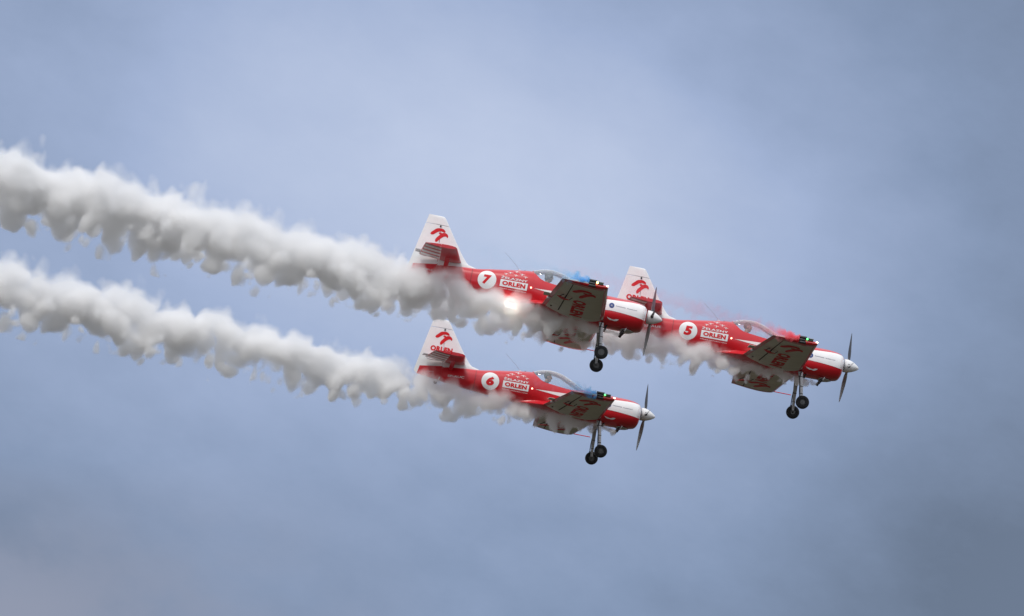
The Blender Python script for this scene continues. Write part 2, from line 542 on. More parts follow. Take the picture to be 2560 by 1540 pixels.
def little_plane(cx, cy, sp):
    """White silhouette of an aeroplane, wings along the slope of the formation."""
    a = R(-3)
    def r(p): return (cx + p[0] * math.cos(a) - p[1] * math.sin(a), cy + p[0] * math.sin(a) + p[1] * math.cos(a))
    h = sp / 2
    return [poly([r(p) for p in [(-h, .003), (-h, -.002), (-.16 * h, -.006), (.16 * h, -.006), (h, -.002), (h, .003), (.16 * h, .005), (-.16 * h, .005)]]),
            poly([r(p) for p in [(-.07 * h, .018), (.07 * h, .018), (.09 * h, -.012), (.04 * h, -.036), (-.04 * h, -.036), (-.09 * h, -.012)]]),
            poly([r(p) for p in [(-.28 * h, -.030), (-.28 * h, -.035), (.28 * h, -.035), (.28 * h, -.030)]])]

PLANE_GROUP = 'aerobatic aeroplanes flying in formation'
PLACE = {
 7: ([[0.979212, -0.049926, 0.196597], [0.054075, 0.998412, -0.015793], [-0.195496, 0.026095, 0.980357]], (3.8106, 145.6503, 32.3342)),
 5: ([[0.97937, -0.084416, 0.183598], [0.093195, 0.994856, -0.039707], [-0.179302, 0.055998, 0.982199]], (8.9817, 149.0115, 31.7607)),
 6: ([[0.977109, -0.114628, 0.179215], [0.127621, 0.989839, -0.062696], [-0.170208, 0.084133, 0.98181]], (3.8379, 154.4009, 31.5261)),
}
def place_matrix(n):
    r, t = PLACE[n]
    q = Matrix(r).to_quaternion().to_matrix().to_4x4()
    return Matrix.Translation(t) @ q

def number_films(fus, num, reg, tail, tail_big):
    """The lettering that differs from aeroplane to aeroplane."""
    for s in (-1, 1):
        sf = side_surf(fus_y, s, -4.565)
        o = build('race_number', film([text(num, -4.672, -.055, -4.462, .19, .06, shear=.12)], sf, off=.009), M['decal_red'], [c for c in fus.children if c.name.startswith('number_disc')][0 if s < 0 else 1])
        sf = side_surf(fus_y, s, -5.48)
        build('registration', film([text(reg, -5.70, -.022, -5.262, .035, .012, slope=.028)], sf, off=.004), M['decal_white'], fus)
def tail_films(rud, s0, s1):
    for s in (-1, 1):
        sf = side_surf(fin_y, s, -6.16)
        build('type_lettering', film([text('ZLIN 50 LS', s0, .020, s1, .020 + (s1 - s0) * .13, .008, slope=.02)], sf, off=.009), M['decal_white'], rud)

def make_plane(name):
    root = bpy.data.objects.new(name, None)
    root.empty_display_size = .5
    COL.objects.link(root)
    # ---- body
    fus = fus_part('fuselage', 1.5, 5.875, SILL_T + [2.021, 3.459, 2.06, 2.16, 3.17], root, [M['red'], M['inside']], cap1=True)
    cowl_front = [[(-.455, y * .72, .01 + (z - .01) * .72) for x, y, z in fus_ring(.43)]]
    cow = fus_part('cowling', .43, 1.5, FT, root, [M['red'], M['inside']])
    r0 = fus_ring(.43)
    r1 = [(-.47, y * .8, .01 + (z - .01) * .8) for x, y, z in r0]
    build('cowl_mouth', loft([r0, r1], True, False, True), M['dark'], cow)
    for s in (-1, 1):
        sf = side_surf(fus_y, s)
        wedge_f = [(-3.36, .068), (-2.56, .105), (-1.5, .170), (-1.5, -.118), (-2.68, .003)]
        build('white_stripe', film([poly(wedge_f)], sf, off=.004), M['decal_white'], fus)
        wedge_c = [(-1.5, .170), (-1.215, .195), (-.85, .222), (-.66, .225), (-.50, .208), (-.446, .165), (-.446, -.17), (-.506, -.168), (-.723, -.143), (-1.03, -.118), (-1.34, -.106), (-1.5, -.118)]
        build('white_band', film([poly(wedge_c)], sf, off=.004), M['white'], cow)
        build('winged_badge', film([poly(WINGS)], side_surf(fus_y, s, -1.255), .03, .005), M['decal_white'], cow)
        em = build('round_emblem', film([disc(-1.345, .028, .068)], sf, .03, .008), M['blue'], cow)
        build('emblem_triangle', film([poly([(-1.376, .004), (-1.314, .004), (-1.345, .062)])], sf, .03, .011), M['grey'], em)
        # fine print beside the emblem, too small to read: short strokes of two words
        rnd = random.Random(3)
        st, u = [[], []], -1.24
        while u < -.69:
            wd = rnd.uniform(.008, .016)
            if not (-.985 < u < -.955):
                b0 = .026 - .03 * (u + 1.24)
                st[0 if u < -.97 else 1].append(poly([(u, b0), (u + wd, b0), (u + wd, b0 + rnd.choice((.016, .016, .024))), (u, b0 + rnd.choice((.016, .022)))]))
            u += wd + .005
        for w_print in st: build('fine_print', film(w_print, sf, .05, .008), M['grey'], cow)
        sf = side_surf(fus_y, s, -4.565)
        build('number_disc', film([disc(-4.565, .067, .236)], sf, .04, .005), M['decal_white'], fus)
        sf = side_surf(fus_y, s, -3.876)
        pn = build('sponsor_panel', film([poly([(-4.226, -.035), (-3.526, -.035), (-3.526, .150), (-4.226, .148)])], sf, .04, .005), M['decal_white'], fus)
        build('sponsor_lettering', film([text('ORLEN', -4.170, .002, -3.580, .116, .055)], sf, .04, .009), M['decal_red'], pn)
        build('team_lettering', film([text('ŻELAZNY', -4.222, .176, -3.545, .248, .022)], sf, .04, .005), M['decal_white'], fus)
        build('group_lettering', film([text('GRUPA AKROBACYJNA', -4.228, -.098, -3.526, -.070, .012)], sf, .05, .004), M['decal_white'], fus)
        fe = bpy.data.objects.new('formation_emblem', None); fe.parent = fus; COL.objects.link(fe)
        for cx, cy, sp in ((-3.858, .428, .19), (-4.015, .366, .155), (-4.115, .318, .115), (-3.715, .372, .15), (-3.864, .316, .115), (-3.615, .314, .115)):
            build('plane_silhouette', film(little_plane(cx, cy, sp), sf, .04, .005), M['decal_white'], fe)
        y = fus_y(-3.44, .07)
        build('side_lamp', join(sphere((-3.435, s * (y + .006), .070), .016, 10), tube([(-3.435, s * (y - .01), .07), (-3.435, s * (y + .004), .07)], .022, 10, up=Vector((1, 0, 0)))), M['spark'], fus)
        for tj, par in ((1.494, cow), (4.97, fus)):
            js = [poly([(-tj - .005, zb_(tj) + .03 + (zt_(tj) - zb_(tj) - .06) * k / 12), (-tj + .005, zb_(tj) + .03 + (zt_(tj) - zb_(tj) - .06) * k / 12), (-tj + .005, zb_(tj) + .03 + (zt_(tj) - zb_(tj) - .06) * (k + 1) / 12), (-tj - .005, zb_(tj) + .03 + (zt_(tj) - zb_(tj) - .06) * (k + 1) / 12)]) for k in range(12)]
            build('panel_joint', film(js, sf, .05, .0065), M['joint'], par)
        # wing root fairing
        fr = []
        zu_ = pchip([2.3, 2.93, 3.2, 3.54, 3.86], [-.175, -.186, -.202, -.252, -.318])
        def wing_up(x, y):
            le, te = wing_le(y), wing_te(y)
            c = min(max((le - x) / (le - te), 0), 1)
            return ZW + naca(c, wing_tc(y)) * (le - te)
        for i in range(27):
            t = 2.30 + (3.86 - 2.30) * i / 26
            zu = zu_(t)
            yo = fus_y(-t, zu)
            out = .34 * min(1, max(0, (3.87 - t) / .78)) ** .8
            y2 = fus_y(-t, max(zb_(t) + .02, -.33)) * .6 + yo * .4 + out
            z2 = max(wing_up(-t, y2) - .012, -.335) if t < 3.1 else -.327
            sag = .035 * min(1, out / .2)
            prof_ = [(yo - .03, zu + .004), (yo + .003, zu)]
            for k in range(1, 7):
                q = k / 6
                prof_.append((yo + (y2 - yo) * q, zu + (z2 - zu) * q - sag * math.sin(math.pi * q)))
            prof_ += [(y2 - .02, z2 - .012), (max(.05, yo - .10), min(z2 - .02, max(zb_(t) + .004, -.40))), (.05, min(z2 - .02, max(zb_(t) + .004, -.40))), (.05, zu)]
            fr.append([(-t, s * a, b) for a, b in prof_])
        build('wing_root_fairing', loft(fr, True, True, True), M['red'], fus)
    # ---- canopy
    rings = []
    zc_ = pchip([2.00, 2.075, 2.314, 2.546, 2.674, 2.774, 2.86, 3.0, 3.14, 3.28, 3.40, 3.47], [.33, .358, .486, .590, .641, .664, .678, .687, .672, .640, .592, .552])
    for i in range(40):
        t = 2.022 + (3.458 - 2.022) * i / 39
        zs = sill_(t)
        ys = max(fus_y(-t, zs) - .012, .02)
        zc = max(zc_(t), zs + .01)
        rings.append([(-t, -ys * math.cos(a) ** .9 if math.cos(a) > 0 else ys * (-math.cos(a)) ** .9, zs + (zc - zs) * max(0, math.sin(a)) ** .92) for a in (math.pi * k / 28 for k in range(29))])
    can = build('canopy', loft(rings, False), M['glass'], root, angle=60)
    fr = tube([rings[-1][k] for k in range(0, 29, 2)], .016, 8, up=Vector((1, 0, 0)))
    lo = tube([r[0] for r in rings[::3]], .013, 8)
    lo2 = tube([r[-1] for r in rings[::3]], .013, 8)
    build('canopy_bow', fr, M['red'], can)
    build('canopy_rail', lo, M['red'], can)
    build('canopy_rail', lo2, M['red'], can)
    # ---- cockpit
    st = bpy.data.objects.new('seat', None); st.parent = root; COL.objects.link(st)
    st.location = (0, 0, 0)
    build('seat_pan', box((-2.98, 0, -.235), (.42, .38, .07)), M['inside'], st)
    build('seat_back', box((-3.235, 0, .0), (.06, .38, .50), Matrix.Rotation(R(-14), 3, 'Y')), M['inside'], st)
    build('instrument_panel', box((-2.26, 0, .135), (.03, .56, .19)), M['dark'], root)
    build('control_stick', tube([(-2.66, 0, -.295), (-2.68, 0, -.10), (-2.70, 0, .02)], [.014, .013, .018], 8), M['dark'], root)
    # ---- fin and rudder
    zs = [.20 + (1.245 - .20) * i / 22 for i in range(23)]
    fin = build('fin', loft([slab_ring(z, fin_le(z), hinge(z)) for z in zs], True, True, True), M['white'], root)
    zs = [-.158, -.13, -.10, -.07, -.04, -.015, .0] + [.05 * k for k in range(1, 25)] + [1.245]
    rr = []
    for z in zs:
        te = fin_te(z) if z >= 0 else float(np.interp(z, [-.158, -.144, -.105, -.07, 0], [-5.88, -6.02, -6.35, -6.53, -6.62]))
        rr.append(slab_ring(z, hinge(z) - .014, te, 8))
    rud = build('rudder', loft(rr, True, True, True), M['white'], root)
    zs = [1.258, 1.30, 1.35, 1.40, 1.44, 1.465, 1.478, 1.482]
    build('balance_horn', loft([slab_ring(z, fin_le(z), fin_te(z), 10) for z in zs], True, True, True), M['white'], rud)
    for s in (-1, 1):
        sf = side_surf(fin_y, s)
        red = [(-6.48, .15), (-6.522, -.068), (-6.35, -.102), (-6.10, -.130), (-5.90, -.150), (-5.862, -.150), (-5.862, 0), (-5.880, .20), (-5.884, .240)]
        build('red_panel', film([poly(red)], sf, .05, .004), M['red'], rud)
        sf = side_surf(fin_y, s, -5.99)
        build('bird_emblem', film([poly(p) for p in BIRD], sf, .04, .006), M['decal_red'], fin)
        build('tail_lettering', film([text('ORLEN', -6.283, .606, -5.690, .748, .055, slope=.008)], sf, .04, .006), M['decal_red'], fin)
    build('rudder_actuator', box((-5.985, -.052, 1.215), (.035, .03, .05)), M['seam'], rud)
    # ---- tailplane
    for s in (-1, 1):
        def tp_ring(y, c0, c1, n=10, zz=.405):
            le = -5.285 - .105 * y; te = -6.40 + .075 * y
            L = le - te
            cs = [c0 + (c1 - c0) * (1 - math.cos(math.pi * i / n)) / 2 for i in range(n + 1)]
            tcn = .105
            return [(le - c * L, s * y, zz - naca(c, tcn) * L) for c in cs] + [(le - c * L, s * y, zz + naca(c, tcn) * L) for c in reversed(cs)]
        ys = [.03, .3, .7, 1.1, 1.5, 1.66, 1.70, 1.72]
        tp = build('tailplane', loft([tp_ring(y, .0 if y < 1.7 else .06 * (y - 1.68) / .04, .50) for y in ys], True, True, True), M['red'], root)
        ev = build('elevator', loft([tp_ring(y, .512, 1.0) for y in [.10, .3, .7, 1.1, 1.5, 1.66, 1.71]], True, True, True), M['red'], root)
        def tl(u, v):
            y = abs(v); le = -5.285 - .105 * y; te = -6.40 + .075 * y; L = le - te
            c = min(max((le - u) / L, 0), 1)
            return (u, v, .405 - naca(c, .105) * L), (0, 0, -1)
        def tu(u, v):
            p, n = tl(u, v)
            return (p[0], p[1], .81 - p[2]), (0, 0, 1)
        for yc in (.30, .68, 1.06, 1.44):
            te = -6.40 + .075 * yc
            bars = (poly([(te + .03, s * (yc - .115)), (-5.845, s * (yc - .115)), (-5.845, s * (yc + .115)), (te + .03, s * (yc + .115))]))
            build('white_bar', film([bars], tl, .06, .004), M['decal_white'], ev)
        tb = build('trim_tab', box((-6.425, s * .50, .405), (.13, .34, .016)), M['silver'], ev)
        build('tab_rod', tube([(-5.93, s * .50, .345), (-5.94, s * .50, .318), (-6.25, s * .50, .30), (-6.36, s * .50, .315), (-6.39, s * .50, .40)], .008, 6), M['silver'], ev)
        build('tailplane_strut', loft([[(-5.60 + dx, s * yy + dy, zz) for dx, dy in ((0, 0), (-.03, .022), (-.08, .020), (-.115, 0), (-.08, -.020), (-.03, -.022))] for yy, zz in ((.62, .375), (.06, .14))], True, True, True), M['red'], root)
    # ---- wings
    for s in (-1, 1):
        def wring(y, c1, n=18): return foil_ring(y, s, 0.0, c1, n)
        ra = [wring(.10, 1.0), wring(.35, 1.0), wring(AIL0 - .006, 1.0)]
        rb = [wring(AIL0 - .006 + (AIL1 - AIL0 + .012) * i / 12, AILC - .006) for i in range(13)]
        rc = [wring(AIL1 + .006, 1.0), wring(4.2, 1.0), wring(TIP, 1.0)]
        parts, fm = [], []
        for rg, a, b in ((ra, False, True), (rb, False, False), (rc, True, False)):
            v, f = loft(rg, True, a, b)
            # blunt edge of the aileron bay is the closing face of the ring
            parts.append((v, f))
            n = len(rg[0])
            for q in f:
                if len(q) > 4: fm.append(1)
                else:
                    j = q[0] % n
                    fm.append(0 if j < 18 else 1)
        wing = build('wing', join(*parts), [M['cream'], M['red']], root, fm)
        # rounded tip
        tr = []
        for i in range(6):
            a = math.pi / 2 * i / 5
            k = math.cos(a)
            base = foil_ring(TIP, s, 0, 1.0)
            cx = -2.2
            tr.append([(cx + (x - cx) * (1 - .035 * (1 - k)), y + s * .075 * math.sin(a), ZW + (z - ZW) * max(k, .03)) for x, y, z in base])
        v, f = loft(tr, True, False, True)
        fmt = []
        for q in f:
            x = sum(v[i][0] for i in q) / len(q)
            fmt.append(1 if x > -2.02 or sum(v[i][2] for i in q) / len(q) < ZW else 0)
        tip = build('wing_tip', (v, f), [M['cream'], M['red']], wing, fmt)
        al = build('aileron', loft([foil_ring(AIL0 + (AIL1 - AIL0) * i / 10, s, AILC + .004, 1.0, 8) for i in range(11)], True, True, True), M['cream'], wing)
        ws = wing_surf(s)
        def Y(y): return s * y
        le_band = [(wing_le(.45) - .004, Y(.45)), (wing_le(TIP) - .004, Y(TIP)), (wing_le(TIP) - .085, Y(TIP)), (wing_le(.45) - .085, Y(.45))]
        tip_band = [(wing_le(TIP) - .085, Y(4.10)), (wing_le(TIP) - .085, Y(TIP)), (wing_te(TIP), Y(TIP)), (wing_te(AIL1 + .01), Y(AIL1 + .01))]
        build('red_edge', film([poly(le_band)], ws, .12, .004), M['red'], wing)
        build('red_edge', film([poly(tip_band)], ws, .12, .004), M['red'], wing)
        te_band = [(wing_te(AIL0) + .006, Y(AIL0)), (wing_te(AIL1) + .006, Y(AIL1)), (wing_te(AIL1) + .10, Y(AIL1)), (wing_te(AIL0) + .10, Y(AIL0))]
        build('red_edge', film([poly(te_band)], ws, .12, .004), M['red'], al)
        hx = lambda y: wing_le(y) - AILC * (wing_le(y) - wing_te(y))
        build('hinge_gap', film([poly([(hx(.62) + .022, Y(.62)), (hx(4.10) + .016, Y(4.10)), (hx(4.10) - .006, Y(4.10)), (hx(.62) - .010, Y(.62))])], ws, .12, .006), M['seam'], wing)
        # bird emblem upright when the nose points right, lettering along the span
        bird = []
        for p in BIRD:
            q = []
            for a, b in p:
                x = -2.45 + (a + 6.202) / .448 * .59
                k = (b - .803) / .353
                y = -2.74 - k * 1.0 if s < 0 else 3.74 - k * 1.0
                q.append((x, y))
            bird.append(poly(q))
        build('bird_emblem', film(bird, ws, .08, .005), M['decal_red'], wing)
        y0, y1 = (-2.42, -.50) if s < 0 else (.60, 2.52)
        tv, tf = text('ORLEN', y0, -2.365, y1, -2.03, .055)
        build('wing_lettering', film([([(b, a) for a, b in tv], tf)], ws, .08, .005), M['decal_red'], wing)
        # fine panel lines
        for yy in (.62, 1.55, 2.62, 3.45):
            pl = (poly([(hx(yy) + .03, Y(yy) - .004), (wing_le(yy) - .06, Y(yy) - .004), (wing_le(yy) - .06, Y(yy) + .004), (hx(yy) + .03, Y(yy) + .004)]))
            build('panel_line', film([pl], ws, .12, .0035), M['panel'], wing)
        # aileron spade under the wing
        sp = bpy.data.objects.new('aileron_spade', None); sp.parent = root; COL.objects.link(sp)
        zs_ = wing_lo(-2.6, 2.5) - .085
        dart = [(-2.80, Y(2.80)), (-2.62, Y(2.70)), (-2.575, Y(2.56)), (-2.46, Y(2.50)), (-2.60, Y(2.40)), (-2.68, Y(2.48))]
        dv = [(x, y, zs_) for x, y in dart] + [(x, y, zs_ - .012) for x, y in dart]
        n = len(dart)
        build('spade_plate', (dv, [tuple(range(n)), tuple(range(n, 2 * n))] + [(i, (i + 1) % n, n + (i + 1) % n, n + i) for i in range(n)]), M['decal_red'], sp)
        for arm in (tube([(-2.56, Y(2.58), wing_lo(-2.56, 2.58)), (-2.60, Y(2.58), zs_)], .014, 6), tube([(-2.62, Y(2.64), wing_lo(-2.62, 2.64)), (-2.76, Y(2.64), zs_ + .005)], .010, 6), tube([(-2.40, Y(2.52), wing_lo(-2.40, 2.52)), (-2.47, Y(2.50), zs_)], .010, 6)):
            build('spade_arm', arm, M['seam'], sp)
        # tabs behind the trailing edge, drain hole, pitot or stall rod at the far tip
        tx = wing_te(2.0)
        build('trim_tab', box((tx - .072, Y(2.02), ZW), (.15, .42, .010)), M['cream'], al)
        build('tab_horn', box((tx + .01, Y(1.72), ZW - .03), (.12, .016, .045)), M['silver'], al)
        build('tie_down', sphere((-2.86, Y(.85), wing_lo(-2.86, .85) - .012), .026, 8, (1, 1, .8)), M['seam'], wing)
        # smoke cartridges on the tip
        rk = bpy.data.objects.new('smoke_rack', None); rk.parent = root; COL.objects.link(rk)
        yt = TIP + .045
        for dz_, dxx in ((.095, 0.0), (.030, -.012), (-.030, .0)):
            build('smoke_cartridge', tube([(-2.11 + dxx, Y(yt + .02), ZW + dz_), (-2.10 + dxx, Y(yt + .02), ZW + dz_), (-1.95 + dxx, Y(yt + .02), ZW + dz_), (-1.94 + dxx, Y(yt + .02), ZW + dz_)], [.026, .033, .033, .024], 12, up=Vector((0, 0, 1))), M['dark'], rk)
        build('rack_bracket', box((-2.03, Y(yt - .01), ZW + .035), (.20, .04, .19)), M['seam'], rk)
        build('rack_rail', box((-1.81, Y(yt - .01), ZW + .012), (.235, .05, .03)), M['seam'], rk)
        build('control_box', box((-1.835, Y(yt + .015), ZW + .062), (.15, .05, .055)), M['box'], rk)
        build('box_lid', box((-1.83, Y(yt + .015), ZW + .097), (.16, .055, .012)), M['silver'], rk)
        build('indicator_lamp', sphere((-1.915, Y(yt + .048), ZW + .065), .026, 10, (1, .6, 1)), M['led_green'], rk)
        build('navigation_light', sphere((-1.655, Y(TIP + .045), ZW + .035), .024, 10, (1.5, .8, 1)), M['nav'], wing)
        if s > 0:
            build('pitot_tube', tube([(wing_le(4.2) - .02, 4.2, ZW - .02), (wing_le(4.2) + .45, 4.2, ZW - .02)], .011, 6), M['decal_red'], wing)
    # ---- landing gear
    for s in (-1, 1):
        leg_r = []
        P0, P1 = Vector((-1.515, s * .34, -.43)), Vector((-1.405, s * .86, -1.27))
        for i in range(13):
            k = i / 12
            p = P0.lerp(P1, k) + Vector((0, s * .035 * math.sin(math.pi * k), 0))
            wx = .064 * (1 - k) + .030 * k
            wy = .030 * (1 - k) + .018 * k
            leg_r.append([(p.x + wx * math.cos(a), p.y + wy * math.sin(a), p.z) for a in (2 * math.pi * q / 12 for q in range(12))])
        leg = build('landing_gear_leg', loft(leg_r, True, True, True), M['leg'], root)
        for k in (.22, .50, .78):
            i = k * 12; a = leg_r[int(i)]
            c = Vector((sum(p[0] for p in a), sum(p[1] for p in a), sum(p[2] for p in a))) / 12
            build('leg_strap', loft([[((p[0] - c.x) * 1.08 + c.x, (p[1] - c.y) * 1.15 + c.y, p[2] + dz_) for p in a] for dz_ in (.012, -.012)], True, True, True), M['seam'], leg)
        hose = [P0 + Vector((.02, s * .05, .02))] + [P0.lerp(P1, k) + Vector((-.055 + .02 * k + .02 * math.sin(6 * k), s * .05, 0)) for k in (.2, .4, .6, .8, .95)]
        build('brake_hose', tube(hose, .012, 6), M['black'], leg)
        wc = Vector((-1.39, s * .95, -1.30))
        tyre = []
        for i in range(13):
            a = math.pi * 2 * i / 12
            tyre.append([])
        rings_ = []
        prof_t = [(-.062, .085), (-.068, .115), (-.064, .145), (-.045, .166), (-.015, .174), (.015, .174), (.045, .166), (.064, .145), (.068, .115), (.062, .085)]
        for yy, rr_ in prof_t:
            rings_.append([(wc.x + rr_ * math.cos(2 * math.pi * k / 32), wc.y + yy, wc.z + rr_ * math.sin(2 * math.pi * k / 32)) for k in range(32)])
        wh = bpy.data.objects.new('wheel', None); wh.parent = root; COL.objects.link(wh)
        build('tyre', loft(rings_ + [rings_[0]], True), M['black'], wh, angle=60)
        hp = [(-.050, .086), (-.050, .060), (-.030, .050), (-.030, .030), (-.052, .028), (-.054, .004), (.054, .004), (.052, .028), (.030, .030), (.030, .050), (.050, .060), (.050, .086)]
        build('wheel_hub', loft([[(wc.x + r_ * math.cos(2 * math.pi * k / 24), wc.y + yy, wc.z + r_ * math.sin(2 * math.pi * k / 24)) for k in range(24)] for yy, r_ in hp], True, True, True), M['hub'], wh)
        build('axle', tube([(wc.x - .005, s * .83, -1.285), (wc.x, s * .90, -1.30)], .024, 8, up=Vector((1, 0, 0))), M['hub'], wh)
        build('brake_arm', tube([(-1.36, s * .85, -1.14), (-1.43, s * .845, -1.145), (-1.50, s * .85, -1.15)], .010, 6), M['seam'], leg)
    # ---- tail wheel
    tw = bpy.data.objects.new('tail_wheel', None); tw.parent = root; COL.objects.link(tw)
    build('tail_spring', tube([(-5.82, 0, -.14), (-5.92, 0, -.165), (-5.98, 0, -.20)], [.016, .014, .012], 8), M['silver'], tw)
    for q in (-1, 1):
        build('fork', tube([(-5.90, q * .085, -.06), (-5.925, q * .06, -.14), (-5.97, q * .035, -.165), (-5.985, q * .03, -.215)], .013, 6), M['white'], tw)
    build('tyre', tube([(-5.99, -.022, -.222), (-5.99, .022, -.222)], .050, 16, up=Vector((1, 0, 0))), M['black'], tw)
    # ---- exhaust and belly
    for s in (-1, 1):
        build('exhaust_pipe', tube([(-.80, s * .20, -.43), (-.90, s * .20, -.475), (-.955, s * .20, -.545), (-.985, s * .20, -.61)], [.030, .036, .038, .038], 12), M['pipe'], root)
        build('breather_pipe', tube([(-1.36, s * .23, -.44), (-1.385, s * .23, -.505), (-1.39, s * .23, -.55)], .026, 10), M['pipe'], root)
    build('exhaust_fairing', loft([[(-x, w * math.cos(a), -.462 - .005 * (x - .66) + h * math.sin(a)) for a in (2 * math.pi * k / 16 for k in range(16))] for x, w, h in ((.66, .03, .006), (.74, .20, .030), (.86, .27, .045), (.96, .24, .040), (1.02, .12, .014))], True, True, True), M['silver'], root)
    build('cowl_flap_arm', tube([(-.86, -.24, -.40), (-.875, -.26, -.46), (-.90, -.24, -.52)], .016, 6), M['silver'], root)
    # ---- belly lamp
    build('belly_lamp', sphere((-4.36, -.06, zb_(4.36) - .012), .022, 10), M['lens'], root)
    # ---- aerials
    build('whip_aerial', tube([(-3.80, 0, .505), (-3.845, 0, .565), (-3.93, 0, .655), (-4.06, 0, .755), (-4.256, 0, .905)], [.006, .0042, .0036, .0032, .003], 6), M['grey'], root)
    build('aerial_base', loft([[(-3.80 + dx_, dy_, z) for dx_, dy_ in ((.04 * k, 0), (0, .013 * k), (-.05 * k, 0), (0, -.013 * k))] for z, k in ((.50, 1.0), (.545, .45))], True, True, True), M['white'], root)
    build('roof_lamp', sphere((-3.66, 0, .538), .018, 8, (1.4, 1, .8)), M['seam'], root)
    # ---- propeller
    sp_p = [(-.402, .150), (-.402, .168), (-.36, .174), (-.30, .170), (-.22, .150), (-.15, .120), (-.09, .087), (-.04, .052), (-.012, .024), (0, .002)]
    spn = build('spinner', loft([[(x, r_ * math.cos(2 * math.pi * k / 40), .012 * min(1, -x / .2) + r_ * math.sin(2 * math.pi * k / 40)) for k in range(40)] for x, r_ in sp_p], True, True, True), M['spinner'], root)
    build('spinner_ring', loft([[(x, .1765 * math.cos(2 * math.pi * k / 40), .012 + .1765 * math.sin(2 * math.pi * k / 40)) for k in range(40)] for x in (-.384, -.378)], True), M['leg'], spn)
    for b in range(3):
        rings_ = []
        for i in range(18):
            k = i / 17
            r_ = .12 + (1.06 - .12) * k
            ch = np.interp(k, [0, .08, .2, .45, .7, .88, .96, 1], [.060, .062, .110, .140, .122, .085, .055, .014])
            th = np.interp(k, [0, .08, .2, .45, .7, 1], [.058, .058, .034, .018, .012, .006])
            tw_ = R(np.interp(k, [0, .2, .5, 1], [60, 52, 36, 22]))
            sec = []
            for q in range(16):
                a = 2 * math.pi * q / 16
                u, v = math.cos(a) * ch / 2, math.sin(a) * th / 2
                # u along the chord, v through the thickness; chord turned by the blade angle
                sec.append((v * math.cos(tw_) + u * math.sin(tw_) - .285, u * math.cos(tw_) - v * math.sin(tw_), r_ + .0))
            rings_.append(sec)
        v, f = loft(rings_, True, True, True)
        fm = []
        for q in f:
            fm.append(0 if (len(q) == 4 and 8 <= q[0] % 16 < 16) else 1)
        bl = build('propeller_blade', (v, f), [M['blade_front'], M['blade_back']], spn, fm)
        bl['turn'] = b
        build('blade_root_seal', tube([(-.285, 0, .125), (-.285, 0, .168)], .046, 12, up=Vector((1, 0, 0))), M['seam'], bl)
    return root, fus, rud

def kids(o): return [c for c in bpy.data.objects if c.parent == o]
def copy_tree(o, parent=None):
    c = o.copy(); COL.objects.link(c)
    c.parent = parent
    for ch in kids(o): copy_tree(ch, c)
    return c

root, fus, rud = make_plane('aerobatic_plane')
PL = {7: root}
for n in (6, 5): PL[n] = copy_tree(root)
LBL = {
 7: 'red and white plane with a 7 in a white disc and a bright belly flash',
 5: 'red and white plane with a 5 in a white disc, trailing red smoke',
 6: 'red and white plane with a 6 in a white disc, lowest of the formation',
}
PROP = {7: 30.5, 6: 31.0, 5: 25.5}
for n, o in PL.items():
    o.matrix_world = place_matrix(n)
    tag(o, LBL[n], 'aeroplane', PLANE_GROUP)
    f_ = [c for c in kids(o) if c.name.startswith('fuselage')][0]
    r_ = [c for c in kids(o) if c.name.startswith('rudder') and 'act' not in c.name][0]
    number_films(f_, str(n), {7: 'SP-AUD', 6: 'SP-AUC', 5: 'SP-AUE'}[n], None, None)
    tail_films(r_, *((-6.34, -5.97) if n == 7 else (-6.27, -6.09)))
    s_ = [c for c in kids(o) if c.name.startswith('spinner')][0]
    for bl in [c for c in kids(s_) if c.name.startswith('propeller_blade')]:
        # one blade towards the camera side, two up and down
        bl.rotation_euler = (R(-PROP[n] + 120 * bl['turn']), 0, 0)
        bl.location = (0, 0, .012)
    for rk in [c for c in kids(o) if c.name.startswith('smoke_rack')]:
        for l in kids(rk):
            if l.name.startswith('indicator_lamp'):
                y = l.data.vertices[0].co.y
                m_ = M['led_red'] if y > 0 else (M['led_yellow'] if n == 7 else M['led_green'])
                l.data = l.data.copy()
                l.data.materials[0] = m_
    if n == 7:
        # the flash under the belly
        fl = build('landing_light', sphere((-3.855, -.27, -.462), .060, 16, (1.75, .9, .78)), M['flash'], o)
        build('lamp_stalk', tube([(-3.83, -.19, -.31), (-3.84, -.23, -.38), (-3.85, -.265, -.43)], .020, 8), M['seam'], fl)

